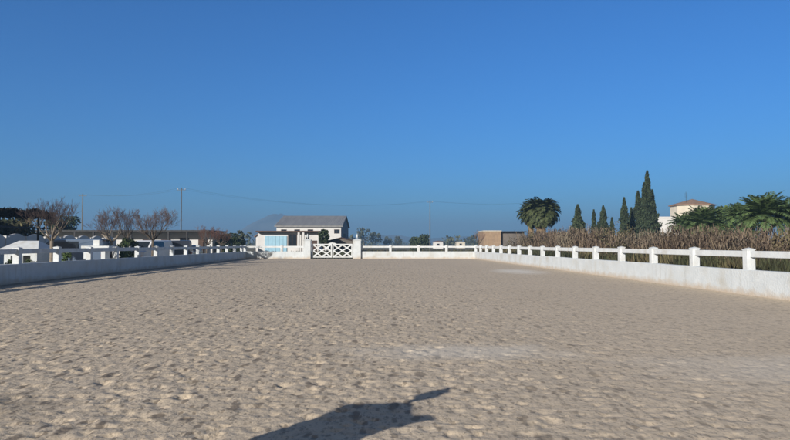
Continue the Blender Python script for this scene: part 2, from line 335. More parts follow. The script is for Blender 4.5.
# ------------------------------------------------------------------ ground, hills
def ground():
    n = 90; t = np.linspace(-1, 1, n); g = np.sign(t)*(np.abs(t)**3)*3100
    GXX, GYY = np.meshgrid(g, g+300); ZZ = np.full_like(GXX, -.07)
    Vg = np.stack([GXX, GYY, ZZ], -1).reshape(-1,3); q = (np.arange(n-1)[:,None]*n+np.arange(n-1)[None,:]).ravel()
    kind(mesh_np('ground', Vg, np.stack([q,q+1,q+n+1,q+n],1), M['ground']), 'structure')
ground()
def hills():
    Y0, Y1 = 1750, 2350; xs = np.linspace(-1500, 1500, 260); ys = np.linspace(Y0, Y1, 40)
    ctl = [(-300,6),(0,8),(120,10),(200,12),(234,11),(245,17),(254,22.5),(262,27),(270,30),(281,31),(292,30),(305,28),(320,20),(330,12),(360,8),(390,9),(420,7),(470,8),(520,9),(600,8),(700,7),(1100,6)]
    cp = np.array([c[0] for c in ctl]); ch = np.array([c[1] for c in ctl])
    px = xs/2050*FPX+395; hh = np.interp(px, cp, ch)/FPX*2050
    HX, HY = np.meshgrid(xs, ys); prof = np.clip(1-np.abs((HY-2050)/ 310), 0, 1)**.8
    nzz = np.array([[mnoise.fractal(Vector((x/140, y/140, 3.1)), .9, 2.1, 6) for x in xs] for y in ys])
    ZZ = prof*hh[None,:]*(1+.25*nzz) + nzz*5*prof - 2
    Vh = np.stack([HX, HY, ZZ], -1).reshape(-1,3); n = len(xs); q = (np.arange(len(ys)-1)[:,None]*n+np.arange(n-1)[None,:]).ravel()
    kind(mesh_np('hills', Vh, np.stack([q,q+1,q+n+1,q+n],1), M['hill'], smooth=True), 'structure')
hills()

# ------------------------------------------------------------------ arena walls with rail
WH, RT, RB, PT = .79, 1.39, 1.19, 1.47
def wall_run(A, B, out, posts, label, rail_from=0.0, rail_to=None, pw=.265):
    """A->B inner face line on the ground; out = +1 if the outside lies to the left of A->B; posts = distances from A"""
    A = Vector((*A, 0)); B = Vector((*B, 0)); d = B-A; L_ = d.length; rz = math.atan2(d.y, d.x)
    t = thing('arena_fence', label, 'fence', A, rz)
    s = out; th = .30
    def yb(a, b): return (min(s*a, s*b), max(s*a, s*b))
    m = MB(); n = max(2, int(L_/1.1)); nz_ = 4          # wall body with slightly uneven faces
    y0, y1 = yb(0, th); prof = [(y0, -.06), (y0, .25), (y0, .55), (y0+.0, WH-.025), (y0+.03, WH), (y1-.03, WH), (y1, WH-.025), (y1, .4), (y1, -.06)]
    vs = []; fs = []
    for i in range(n+1):
        for k, (yy, zz) in enumerate(prof):
            w = random.uniform(-.006, .006); vs.append((L_*i/n, yy+w, zz + (random.uniform(-.006,.006) if k in (3,4,5,6) else 0)))
    c = len(prof)
    for i in range(n):
        for k in range(c-1): fs.append((i*c+k, i*c+k+1, (i+1)*c+k+1, (i+1)*c+k))
    fs += [tuple(range(c)), tuple(range((n+1)*c-1, n*c-1, -1))]
    m.add(vs, fs); m.build('wall', M['wall'], t)
    r0, r1 = rail_from, (rail_to if rail_to is not None else L_)
    stops = [r0] + [p for p in posts if r0 < p < r1] + [r1]
    m = MB(); ya, yb_ = yb(th/2-.06, th/2+.06)
    for a, b in zip(stops[:-1], stops[1:]):
        dz = random.uniform(-.008, .008); m.box(a+.003, b-.003, ya, yb_, RB+dz, RT+dz, .012)
    m.build('rail', M['paint'], t)
    for p in posts:
        m = MB(); h = pw/2; yc_ = s*th/2; dz = random.uniform(-.012, .012)
        hh = h*random.uniform(.96, 1.04)
        m.box(p-hh, p+hh, yc_-h, yc_+h, WH-.02, PT-.05+dz, .012)
        m.add([(p-hh-.008,yc_-h-.008,PT-.05+dz),(p+hh+.008,yc_-h-.008,PT-.05+dz),(p+hh+.008,yc_+h+.008,PT-.05+dz),(p-hh-.008,yc_+h+.008,PT-.05+dz),
               (p-hh-.008,yc_-h-.008,PT-.02+dz),(p+hh+.008,yc_-h-.008,PT-.02+dz),(p+hh+.008,yc_+h+.008,PT-.02+dz),(p-hh-.008,yc_+h+.008,PT-.02+dz),(p,yc_,PT+.03+dz)],
              [(3,2,1,0),(0,1,5,4),(1,2,6,5),(2,3,7,6),(3,0,4,7),(4,5,8),(5,6,8),(6,7,8),(7,4,8)])
        po = m.build('post', M['paint'], t); po.rotation_euler = (random.gauss(0,.004), 0, 0)
    return t
# right-hand side, from near to far
ys = [20.3+3.37*k for k in range(-5, 15)]
A = (rx(YN), YN); sl = math.hypot(1, .0466)
wall_run(A, (rx(YF), YF), -1, [(y-YN)*sl for y in ys], 'long sunlit white wall with posts and rail along the right side of the sand')
ys = [39.5+3.25*k for k in range(-11, 10)]
sl = math.hypot(1, .0203)
wall_run((lx(YN), YN), (lx(YF), YF), 1, [(y-YN)*sl for y in ys], 'long shaded white wall with posts and rail along the left side of the sand')
# far side, left and right of the gate
GL0, GL1, GR0, GR1 = X(303.5,YF), X(311,YF), X(352.7,YF), X(361.5,YF)
x0 = lx(YF)
wall_run((x0-.3, YF), (GL0, YF), 1, [x0-.3-x0+.45, 4.2], 'short white wall with a rail at the far end, left of the lattice gate')
x1 = rx(YF)
wall_run((GR1, YF), (x1+.3, YF), 1, [X(390.4,YF)-GR1, X(418.5,YF)-GR1, X(446.5,YF)-GR1, x1+.15-GR1], 'white wall with posts and rail at the far end, right of the lattice gate')

# ------------------------------------------------------------------ gate pillars
def pillar(cx, cy, w, h, label, rz=0, finial=.55, lamp=False):
    t = thing('gate_pillar', label, 'pillar', (cx, cy, 0), rz); hw = w/2
    MB().box(-hw, hw, -hw, hw, -.06, h, .02).build('shaft', M['wall'], t)
    c = hw+.05
    MB().box(-c, c, -c, c, h+.002, h+.09, .015).add([(-c+.02,-c+.02,h+.09),(c-.02,-c+.02,h+.09),(c-.02,c-.02,h+.09),(-c+.02,c-.02,h+.09),(-.06,-.06,h+.22),(.06,-.06,h+.22),(.06,.06,h+.22),(-.06,.06,h+.22)],
        [(0,1,5,4),(1,2,6,5),(2,3,7,6),(3,0,4,7),(4,5,6,7)]).build('cap', M['wall'], t)
    f = finial; z = h+.22
    MB().lathe([(.05,z),(.035,z+.05*f),(.03,z+.12*f),(.085,z+.30*f),(.115,z+.45*f),(.10,z+.6*f),(.06,z+.78*f),(.02,z+.95*f),(.004,z+f)], n=14).build('finial', M['wall'], t, smooth=True)
    return t
ph = Z(239.5, YF) - .12
pillar((GL0+GL1)/2, YF+.2, GL1-GL0-.02, ph, 'white gate pillar with pointed finial on the left of the lattice gate')
pillar((GR0+GR1)/2, YF+.2, GR1-GR0-.1, ph, 'white gate pillar with pointed finial on the right of the lattice gate')

# ------------------------------------------------------------------ lattice gate (two leaves)
def lattice_gate():
    gx0_, gx1_ = GL1+.05, GR0-.0; zt, zb = 1.62, .12; Yg = YF+.2
    mid = (gx0_+gx1_)/2
    t = thing('lattice_gate', 'white double gate with diagonal lattice boards in the far wall', 'gate', (mid, Yg, 0))
    for s in (-1, 1):
        lf = MB(); w = mid-gx0_-.04; a = .03*s; b = s*w; xa, xb = min(a, b), max(a, b)
        lf.box(xa, xb, -.035, .035, zt-.12, zt, .008); lf.box(xa, xb, -.035, .035, zb, zb+.12, .008)
        for x in (xa, xb-.12): lf.box(x, x+.12, -.034, .034, zb+.122, zt-.122)
        leaf = lf.build('gate_leaf', M['paint'], t)
        l = MB(); x0_, x1_ = xa+.12, xb-.12; z0_, z1_ = zb+.12, zt-.12; W_ = x1_-x0_; Hh = z1_-z0_
        # two crossed diagonals, plus a diamond between the frame middles
        up = s
        def br(p, q, y): l.bar((x0_+p[0]*W_, y, z0_+p[1]*Hh), (x0_+q[0]*W_, y, z0_+q[1]*Hh), .03, .13, up=(0,0,1))
        br((0,0),(1,1),-.015); br((0,1),(1,0),.017)
        br((0,.5),(.5,1),.0165); br((.5,0),(1,.5),.0165); br((.5,1),(1,.5),-.0155); br((0,.5),(.5,0),-.0155)
        l.build('lattice', M['paint'], leaf)
        for zz in (zb+.25, zt-.3):
            MB().box(xb-.001 if s > 0 else xa-.05, xb+.05 if s > 0 else xa+.001, -.03, .03, zz, zz+.08).build('hinge', M['darksteel'], leaf)
    # raised rounded crest where the two leaves meet
    MB().prism([(-.5, zt), (-.28, zt+.1), (0, zt+.16), (.28, zt+.1), (.5, zt)], -.03, .03, 'y').build('crest', M['paint'], t)
lattice_gate()

# the pillar behind the camera's left shoulder whose shadow lies on the sand
def near_pillar():
    al0, p0 = 4.62, -3.98
    # place so that the cap's top casts to the shadow's rounded end
    h = 1.62; dist = h/math.tan(SUN_EL); s, c = math.sin(SUN_AZ), math.cos(SUN_AZ)
    return h, dist, s, c
h_, dist_, s_, c_ = near_pillar()
tgt = (X(364, 5.95), 5.95)
np_loc = (tgt[0]-s_*dist_, tgt[1]-c_*dist_)
pl = pillar(np_loc[0], np_loc[1], .56, h_, 'white pillar with pointed finial beside the camera, seen only as a shadow on the sand', finial=.32)
# unseen nub added to the pillar's shoulder to shape its shadow
MB().path([(.22,-.05,h_-.10),(.36,-.09,h_+.01),(.46,-.12,h_+.04),(.56,-.16,h_+.06)], [.09,.065,.06,.01], 8).build('shadow_nub', M['wall'], pl)

# ------------------------------------------------------------------ vegetation builders
def leaf_quads(C, size, rs, up=0.0, asp=.5, jit=.4):
    """rhombus leaves at centres C; returns V,F"""
    n = len(C); d = rs.standard_normal((n,3)); d[:,2] += up; d /= np.linalg.norm(d, axis=1)[:,None]
    r = rs.standard_normal((n,3)); r -= (r*d).sum(1)[:,None]*d; r /= np.linalg.norm(r, axis=1)[:,None]
    s = size*(1+jit*rs.uniform(-1,1,n))[:,None]
    V_ = np.stack([C-d*s*.5, C+r*s*asp*.5, C+d*s*.5, C-r*s*asp*.5], 1).reshape(-1,3)
    F_ = np.arange(4*n).reshape(n,4); return V_, F_

def cypress(x, y, h, w, label, seed, lobes=()):
    rs = np.random.default_rng(seed); t = thing('cypress_tree', label, 'tree', (x, y, 0), 0, 'cypress trees behind the reeds')
    MB().tube((0,0,-.1), (0,0,h*.8), .16, .04, 8).build('trunk', M['bark'], t)
    Cs = []
    for (ox, oy, hh, ww) in ((0,0,h,w),) + tuple(lobes):
        n = int(2600*ww*hh/8)+900
        tt = rs.uniform(.04, 1, n)**.9; prof = np.minimum((tt/.22)**.6, 1)*np.clip(1-((tt-.2)/.8).clip(0)**1.5, 0, 1)**.85
        ang = rs.uniform(0, 2*PI, n)
        lump = 1+.30*np.sin(ang*2+tt*17+seed)+.25*np.sin(ang*3-tt*31+seed*2)
        r = ww/2*prof*lump*np.sqrt(rs.uniform(.12, 1, n))*rs.choice([1,1,1,1.25],n) + .03
        Cs.append(np.stack([ox+r*np.cos(ang), oy+r*np.sin(ang), tt*hh], 1))
    C = np.concatenate(Cs); V_, F_ = leaf_quads(C, .34, rs, up=1.8, asp=.42)
    mesh_np('crown', V_, F_, M['cypress'], t)

def leafy(name, x, y, h, w, label, seed, m='leaf', base=.3, leaf=.22, group=None, n=None, cat='tree', trunk=True, dep=None):
    rs = np.random.default_rng(seed); t = thing(name, label, cat, (x, y, 0), 0, group); dep = dep or w
    if trunk:
        b = MB().tube((0,0,-.1), (0,0,h*.45), .04*h**.7+.03, .05, 7)
        for k in range(4):
            a_ = k*1.6+seed; b.tube((0,0,h*.3), (math.cos(a_)*w*.25, math.sin(a_)*w*.25, h*.62), .05, .02, 5)
        b.build('trunk', M['bark'], t)
    nc = 26; cz = h*base+ (h-h*base)*rs.uniform(.12, .86, nc); th_ = rs.uniform(0, 2*PI, nc)
    f = np.sqrt(np.clip(1-((cz-h*(base+.42*(1-base)))/(h*(1-base)*.58))**2, .05, 1))
    rr = np.sqrt(rs.uniform(0,1,nc))*f*.36; cx = rr*w*np.cos(th_); cy = rr*dep*np.sin(th_)
    rad = rs.uniform(.13, .22, nc)*min(w, h*(1-base)*1.2)
    n = n or int(2200+900*w); k = rs.integers(0, nc, n); d = rs.standard_normal((n,3)); d /= np.linalg.norm(d,axis=1)[:,None]
    C = np.stack([cx[k], cy[k], cz[k]],1) + d*(rad[k]*rs.uniform(.3,1,n)**.5)[:,None]
    C[:,2] = np.clip(C[:,2], .03, h*1.02)
    V_, F_ = leaf_quads(C, leaf, rs, up=.3, asp=.6); mesh_np('crown', V_, F_, M[m], t)
    return t

def palm(x, y, h, crown_r, label, seed, nf=46, m='palm', tr=.22, droop=.9, dead=0, minel=-.35, name='palm_tree', group=None, tw=.5):
    rs = np.random.default_rng(seed); t = thing(name, label, 'tree', (x, y, 0), 0, group)
    z0 = h - crown_r*.75
    b = MB(); zz = np.linspace(-.1, z0, max(4, int(z0/.18)))
    prof = [(tr*(1+.08*(i%2))*(1.15-.15*i/len(zz)), z) for i, z in enumerate(zz)]
    b.lathe(prof, n=10).build('trunk', M['palm_dead' if dead else 'bark'], t)
    def fronds(nf, emin, emax, L0, seg=18):
        Vs = []; k = 0
        for i in range(nf):
            az = i*2.399963+rs.uniform(-.2,.2); e = emin+(emax-emin)*((i+.5)/nf)**.8; L_ = L0*rs.uniform(.85,1.08)
            P = np.array([0,0,z0-.03]) + np.array([math.cos(az),math.sin(az),0])*tr*.5; el = e
            hd = np.array([math.cos(az),math.sin(az),0.0]); sd_ = np.array([-math.sin(az),math.cos(az),0.0])
            for j in range(seg):
                f = j/(seg-1); dirv = hd*math.cos(el)+np.array([0,0,math.sin(el)]); st = L_/seg
                Q = P+dirv*st; nrm = np.cross(dirv, sd_); nrm /= np.linalg.norm(nrm)
                if nrm[2] < 0: nrm = -nrm
                w_ = .012*(1-f)+.005
                Vs.append([P-sd_*w_, P+sd_*w_, Q+sd_*w_*.8, Q-sd_*w_*.8])
                if f > .12:
                    ll = crown_r*.34*math.sin(PI*min(1,(f*.85+.12)))**.7*rs.uniform(.85,1.1)
                    for s in (-1,1):
                        for q in (0,.5):
                            B0 = P+dirv*st*q; tip = B0+(sd_*s*.8+dirv*.55+nrm*.25*rs.uniform(-.3,1)-np.array([0,0,.25]))*ll*rs.uniform(.8,1.1)
                            mm = (B0+tip)*.5+nrm*.03; o = dirv*(.045*tw)
                            Vs.append([B0-o, mm-o, tip, mm+o])
                P = Q; el -= droop*(1.0+ .6*math.cos(e))/seg*(.4+1.2*f)
        Vv = np.array(Vs).reshape(-1,3); return Vv, np.arange(len(Vv)).reshape(-1,4)
    V_, F_ = fronds(nf, minel, 1.45, crown_r*1.12); mesh_np('crown', V_, F_, M[m], t)
    if dead:
        V_, F_ = fronds(dead, -1.5, -.9, crown_r*1.0); mesh_np('dead_fronds', V_, F_, M['palm_dead'], t)
    return t

def bare_tree(x, y, h, w, label, seed, m='twig', levels=5, group='bare trees along the left wall', dense=1.0, bark='bark'):
    rd = random.Random(seed); t = thing('bare_tree', label, 'tree', (x, y, 0), 0, group)
    th = h*.42; lean = rd.uniform(-.1,.1)
    MB().path([(0,0,-.1),(lean*.4,0.03,th*.5),(lean,0,th)], [.13,.10,.09], 9).build('trunk', M[bark], t)
    limbs = MB(); tw = MB()
    def grow(p, d, L_, r, lv):
        n = 3; pts = [p]; rs_ = [r]
        for i in range(n):
            d = (d+Vector((rd.uniform(-.22,.22), rd.uniform(-.22,.22), rd.uniform(-.05,.2)))).normalized(); pts.append(pts[-1]+d*L_/n); rs_.append(r*(1-.25*(i+1)/n))
        (limbs if lv < 2 else tw).path(pts, rs_, 6 if lv < 2 else 3)
        if lv < levels:
            for k in range(int((3 if lv else 3)*dense+rd.random())):
                q = pts[rd.choice((1,2,3,3))]; nd = (d+Vector((rd.uniform(-1,1), rd.uniform(-1,1), rd.uniform(-.35,.7)))*.75).normalized()
                grow(q, nd, L_*rd.uniform(.6,.8), max(rs_[-1]*.58, .005), lv+1)
    nl = 6
    for k in range(nl):
        a_ = 2*PI*k/nl+rd.uniform(-.3,.3); e = rd.uniform(.45,1.0)
        grow(Vector((lean,0,th-.03)), Vector((math.cos(a_)*w/h*1.3, math.sin(a_)*w/h*1.3, e)).normalized(), (h-th)*.42, .055, 0)
    zmax = max(v[2] for v in tw.v); rmax = sorted(abs(v[0]-lean) for v in tw.v)[int(len(tw.v)*.98)]
    for b_ in (limbs, tw):
        b_.v = [(v[0] if v[2] < th else lean+(v[0]-lean)*(w/2)/rmax, v[1], v[2] if v[2] < th else th+(v[2]-th)*(h-th)/(zmax-th)) for v in b_.v]
    limbs.build('limbs', M[bark], t); tw.build('twigs', M[m], t)
    return t

# ------------------------------------------------------------------ right: cypresses, palms, reeds
def cyp(px, top, w, Y, label, seed, lobes=()):
    cypress(X(px,Y), Y, Z(top,Y), w*1.35/FPX*Y, label, seed, tuple((X(395+dx,Y), rng.uniform(-.8,.8), Z(tp,Y), ww*1.35/FPX*Y) for dx, tp, ww in lobes))
cyp(578, 205, 10, 88, 'broad short cypress, leftmost of the row behind the reeds', 11, ((4,221,7),(-5,226,5)))
cyp(594, 210, 4.5, 96, 'thin small cypress just left of a medium pointed one', 12)
cyp(603.5, 206, 8, 92, 'medium pointed cypress near the middle of the row', 13, ((-4,222,4),))
cyp(612, 218, 4, 100, 'smallest cypress tip barely above the dry reeds', 14)
cyp(624.5, 198, 7.5, 90, 'slim tall cypress left of the tallest clump', 15, ((-3,220,5),))
cyp(631.5, 208, 6, 94, 'short cypress tucked against the left of the tallest clump', 16)
cyp(648, 171, 9.5, 92, 'tallest cypress, a dark many topped clump beside the white house', 17, ((-8,191,10),(5,190,8),(-3,183,9),(1,205,16)))

palm(X(541,78), 78, Z(199,78), 2.2, 'round headed palm with brown skirt of dead fronds, left of the cypresses', 31, nf=170, m='palm_dull', tr=.5, droop=1.25, dead=110, minel=-.5, tw=1.4)
palm(X(531,80), 80, Z(204,80), 1.6, 'smaller palm growing against the left side of the round headed palm', 32, nf=60, m='palm_dull', tr=.3, droop=1.0, dead=50, minel=-.4, tw=1.5)
G_ = 'green feathery palms above the reeds at right'
palm(X(704,60), 60, Z(209.5,60), 2.1, 'wide green palm in front of the white house', 33, nf=80, tw=1.05, group=G_)
palm(X(683,66), 66, Z(215,66), 1.5, 'small green palm at the left edge of the white house wall', 34, nf=50, tw=1.0, group=G_)
palm(X(764,46), 46, Z(196.5,46), 1.95, 'tallest feathery palm standing above the reeds near the right edge', 35, nf=64, tw=1.0, group=G_)
palm(X(790,47), 47, Z(201,47), 1.6, 'palm cut by the right edge of the photo', 36, nf=60, tw=1.0, group=G_)
palm(X(742,52), 52, Z(205,52), 1.3, 'low palm between the round tree and the tallest feathery palm', 37, nf=56, tw=1.0, group=G_)
leafy('round_tree', X(722,66), 66, Z(204,66), 3.0, 'rounded bright green tree between the palms right of the white house', 41, 'leaf_light', leaf=.2, n=6500)
leafy('bushy_tree', X(745,62), 62, Z(211,62), 3.4, 'low bushy green tree behind the palms near the right edge', 42, 'leaf_light', leaf=.2, n=6000)

def reeds():
    rs = np.random.default_rng(5); n = 13500
    Y = 17+ (79-17)*rs.uniform(0,1,n)**1.1
    xc_ = 16.6 + .6*np.sin(Y*.21) + .9*np.sin(Y*.07+1)
    x = xc_ + rs.uniform(-1.4, 1.8, n)
    keep = np.sin(Y*1.9)+np.sin(Y*.83+2)+np.sin(x*2+Y*3.1) > -2.1+rs.uniform(0,.8,n); x = x[keep]; Y = Y[keep]; n = len(x)
    h = np.interp(Y, [17,30,45,60,76,95], [2.25,2.45,2.75,3.0,3.4,3.6])*(.86+.10*np.sin(Y*.9)+.07*np.sin(Y*2.3+2)+.08*np.sin(Y*.37+1))*rs.uniform(.5,1.06,n)
    B = np.stack([x, Y, np.full(n,-.07)],1); lean = rs.normal(0,.17,(n,2)); T = B+np.stack([lean[:,0]*h, lean[:,1]*h, h],1)
    a = rs.uniform(0,PI,n); w = .011+.00018*Y; o = np.stack([np.cos(a)*w, np.sin(a)*w, 0*a],1)
    Vs = [np.stack([B-o, B+o, T+o*.5, T-o*.5],1)]
    for k in range(7):
        f = rs.uniform(.22,1.0,n)[:,None]; P = B*(1-f)+T*f; az = rs.uniform(0,2*PI,n); L_ = rs.uniform(.25,.6,n)
        d = np.stack([np.cos(az), np.sin(az), rs.uniform(-.9,.9,n)],1); tip = P+d*L_[:,None]; sd_ = np.stack([-np.sin(az),np.cos(az),0*az],1)*(.018+.00022*Y)[:,None]
        md = P+d*(L_*.5)[:,None]+np.array([0,0,.07]); Vs.append(np.stack([P, md+sd_, tip-np.array([0,0,.08]), md-sd_],1))
    V_ = np.concatenate(Vs).reshape(-1,3); o = mesh_np('dry_reeds', V_, np.arange(len(V_)).reshape(-1,4), M['reed'])
    tag(o, 'dense belt of dry brown reeds growing behind the right wall', 'reeds'); kind(o, 'stuff')
reeds()
def scrub():
    rs = np.random.default_rng(21); Cs = []
    for k in range(46):
        Y = rs.uniform(20, 80); x = 16.2+rs.uniform(-1.9, 1.6); h = rs.uniform(1.1, 2.5)*(1+Y/200); w = rs.uniform(.7, 1.9); n = 420
        d = rs.standard_normal((n,3)); d /= np.linalg.norm(d,axis=1)[:,None]; C = d*np.array([w/2,w/2,h*.5])*rs.uniform(.3,1,(n,1))**.6*(1+.2*np.sin(d[:,:1]*7+k))+np.array([x,Y,h*.5]); C[:,2] = C[:,2].clip(.05); Cs.append(C)
    V_, F_ = leaf_quads(np.concatenate(Cs), .17, rs, up=.4, asp=.5)
    o = mesh_np('scrub', V_, F_, M['scrub']); tag(o, 'dull olive scrub growing through the dry reeds', 'scrub'); kind(o, 'stuff')
scrub()
def weeds():
    rs = np.random.default_rng(6); Vs = []
    n = 34000; Y = rs.uniform(10, 88, n); x = rx(Y)+.5+rs.uniform(0,1,n)**.8*(15.6-rx(Y))
    h = rs.uniform(.2,1.1,n)*(.7+.5*np.sin(x*1.3+Y*.5)*np.sin(Y*.31)).clip(.3)
    n4 = 16000; Y4 = rs.uniform(14, 88, n4); x4 = rs.uniform(13.3, 15.6, n4)+.6*np.sin(Y4*.21); h4 = rs.uniform(.6,1.25,n4)
    Y = np.concatenate([Y,Y4]); x = np.concatenate([x,x4]); h = np.concatenate([h,h4])
    n2 = 9000; Y2 = rs.uniform(71, 110, n2); x2 = rs.uniform(-14, 16, n2); h2 = rs.uniform(.15,.9,n2)
    n3 = 5000; Y3 = rs.uniform(20, 84, n3); x3 = lx(Y3)-.4-rs.uniform(0,1,n3)*2.2; h3 = rs.uniform(.1,.6,n3)
    Y = np.concatenate([Y,Y2,Y3]); x = np.concatenate([x,x2,x3]); h = np.concatenate([h,h2,h3]); n = len(x)
    B = np.stack([x,Y,np.full(n,-.07)],1); az = rs.uniform(0,2*PI,n); d = np.stack([np.cos(az)*.35*h, np.sin(az)*.35*h, h],1)
    w = np.stack([-np.sin(az),np.cos(az),0*az],1)*(.03+.05*rs.uniform(0,1,n))[:,None]
    V_ = np.stack([B-w*.5, B+d*.5-w, B+d, B+d*.5+w],1).reshape(-1,3)
    o = mesh_np('weeds', V_, np.arange(4*n).reshape(-1,4), M['weed']); tag(o, 'rough green and brown weeds covering the ground outside the walls', 'weeds'); kind(o, 'stuff')
weeds()

# grey stake by the right edge
st = MB().box(-.07,.07,-.07,.07,-.1,2.3,.01).build('concrete_stake', M['gray'], None, (X(787,27), 27, 0)); tag(st, 'slim grey concrete stake among the reeds at the right edge', 'post')

# ------------------------------------------------------------------ buildings
def window(parent, x0, x1, z0, z1, y, fm='brown', dirn=-1, side=False):
    f = MB(); e = .06
    for (a,b,c,d) in ((x0,x1,z1-e,z1),(x0,x1,z0,z0+e),(x0,x0+e,z0+e+.001,z1-e-.001),(x1-e,x1,z0+e+.001,z1-e-.001),((x0+x1)/2-.02,(x0+x1)/2+.02,z0+e+.001,z1-e-.001)):
        f.box(a,b,y-.05,y+.02,c,d) if not side else f.box(y-.02,y+.05,a,b,c,d)
    w = f.build('window', M[fm], parent)
    g = MB(); (g.box(x0+e,x1-e,y-.02,y+.01,z0+e,z1-e) if not side else g.box(y-.01,y+.02,x0+e,x1-e,z0+e,z1-e)); g.build('pane', M['glass'], w)

def warehouse():
    Y = 140; xa, xb = X(276.5,Y), X(341,Y); dep = 22; wz, rz_ = Z(225.3,Y), Z(217.8,Y)+.9
    t = thing('warehouse', 'long white warehouse with grey sheet roof beyond the gate', 'building', (xa, Y, 0)); W_ = xb-xa
    w = MB().box(0, W_, 0, dep, -.1, wz)
    w.add([(W_,0,wz),(W_,dep,wz),(W_,dep/2,rz_-.1),(0,0,wz),(0,dep,wz),(0,dep/2,rz_-.1)], [(0,1,2),(3,5,4)]); w.build('wall', M['stucco'], t)
    r = MB(); e = .4
    for s in (0,1):
        y0 = -e if s == 0 else dep+e; zed = wz-.06
        n = 46
        for i in range(n):          # corrugated strips
            xx0 = -e+(W_+2*e)*i/n; xx1 = -e+(W_+2*e)*(i+1)/n; xm = (xx0+xx1)/2
            r.add([(xx0,y0,zed),(xm,y0,zed+.05),(xx1,y0,zed),(xx0,dep/2,rz_),(xm,dep/2,rz_+.05),(xx1,dep/2,rz_)], [(0,1,4,3),(1,2,5,4)])
    r.add([(-e,-e,zed-.02),(W_+e,-e,zed-.02),(W_+e,-e,zed-.3),(-e,-e,zed-.3)], [(0,1,2,3)])
    r.build('roof', M['roofmetal'], t)
    for k in range(5): window(t, 1+k*2.9, 2.2+k*2.9, 3.9, 4.8, 0)
    cl = MB().add([(W_+.012,.02,.0),(W_+.012,dep-.02,0),(W_+.012,dep-.02,wz),(W_+.012,dep/2,rz_-.12),(W_+.012,.02,wz)],[(0,1,2,3,4)]); cl.build('end_shade_sheet', M['end_shade'], t)  # dark sheet added over the right end to paint its shade
    MB().box(W_+.015, W_+.08, 7, 12, 0, 4).build('door', M['darksteel'], t)
warehouse()

def clubhouse():
    Y = 90; xa, xb = X(258,Y), X(318.5,Y); t = thing('clubhouse', 'low white building with brown eaves and a pale blue panel, left of the gate', 'building', (xa, Y, 0))
    W_ = xb-xa; zt = Z(232.3, Y); q = lambda px: X(px,Y)-xa
    MB().box(0, W_, 0, 7, -.1, zt).build('wall', M['stucco'], t)
    MB().box(-.15, W_+.3, -.9, 7.3, zt+.002, zt+.2, .02).build('roof', M['brown'], t)
    d = MB(); n = 6; a, b = q(265), q(287)
    for i in range(n): d.box(a+(b-a)*i/n+.01, a+(b-a)*(i+1)/n-.01, -.12, -.003, 0, Z(236,Y), .01)
    d.build('blue_panel', M['blue'], t)
    window(t, q(288), q(297), 1.1, Z(234.5,Y), -.003)
    window(t, q(306), q(309), 1.5, Z(236,Y), -.003)
    for px in (299.5, 304): MB().box(q(px)-.14, q(px)+.14, -.8, -.52, -.1, zt, .01).build('column', M['stucco'], t)
    MB().box(q(312), q(317), -.05, -.003, 0, 2.1).build('door', M['brown'], t)
clubhouse()

def hut(name, px0, px1, Y, eave, apex, label, wm='stucco', rm='tile', dep=4, hip=True, cat='building', win=True):
    xa, xb = X(px0,Y), X(px1,Y); W_ = xb-xa; t = thing(name, label, cat, (xa, Y, 0)); ze, za = Z(eave,Y), Z(apex,Y)
    w = MB().box(0,W_,0,dep,-.1,ze)
    if not hip: w.add([(0,0,ze),(W_,0,ze),(W_/2,0,za-.05),(0,dep,ze),(W_,dep,ze),(W_/2,dep,za-.05)],[(0,1,2),(3,4,5)])
    w.build('wall', M[wm], t); e = .25; r = MB()
    if hip:
        r.add([(-e,-e,ze),(W_+e,-e,ze),(W_+e,dep+e,ze),(-e,dep+e,ze),(-e,-e,ze+.12),(W_+e,-e,ze+.12),(W_+e,dep+e,ze+.12),(-e,dep+e,ze+.12),(W_/2,dep/2,za)],
              [(3,2,1,0),(0,1,5,4),(1,2,6,5),(2,3,7,6),(3,0,4,7),(4,5,8),(5,6,8),(6,7,8),(7,4,8)])
    else:
        r.add([(-e,-e,ze-.1),(W_/2,-e,za),(W_+e,-e,ze-.1),(-e,dep+e,ze-.1),(W_/2,dep+e,za),(W_+e,dep+e,ze-.1),(-e,-e,ze-.0),(W_/2,-e,za+.12),(W_+e,-e,ze-.0),(-e,dep+e,ze),(W_/2,dep+e,za+.12),(W_+e,dep+e,ze)],
              [(0,1,4,3),(1,2,5,4),(6,7,10,9),(7,8,11,10),(0,1,7,6),(1,2,8,7),(0,3,9,6),(2,5,11,8)])
    r.build('roof', M[rm], t)
    if win and W_ > 1.6: window(t, W_*.3, W_*.3+min(1,W_*.3), ze*.45, ze*.75, -.003)
    return t
hut('small_hut', 256, 266, 97, 236.5, 232.5, 'tiny white gabled hut at the left end of the low white building', hip=False)
hut('low_shed', 329, 353, 98, 240.5, 238.0, 'low brown roofed shed seen over the lattice gate', 'gray', 'brown', hip=False, dep=5)
# little distant houses
hut('distant_house', 434, 443, 230, 242, 240.5, 'tiny pale house on the plain right of the middle pole', 'stucco', 'tile', dep=8)
hut('distant_house', 457, 465, 260, 242, 240.8, 'tiny grey house in the far trees left of the brick building', 'cream', 'roofmetal', dep=8)

def brick_building():
    Y = 110; xa, xm, xb = X(483.5,Y), X(501,Y), X(525,Y); t = thing('brick_building', 'flat roofed building with tan brick end and grey side behind the far right corner', 'building', (xa, Y, 0))
    z1, z2 = Z(231.3,Y), Z(232.3,Y)
    b = MB(); W_ = xm-xa; b.box(0,W_,0,7,-.1,z1); b.build('brick_end', M['brick'], t)
    MB().box(-.1,W_+.1,-.1,7.1,z1+.002,z1+.14).build('coping', M['cream'], t)
    MB().box(W_+.003, xb-xa, .6, 7, -.1, z2).build('wall', M['gray'], t)
    MB().box(W_+.11, xb-xa+.3, .1, 7.4, z2+.002, z2+.2).build('roof', M['darksteel'], t)
    pass
brick_building()

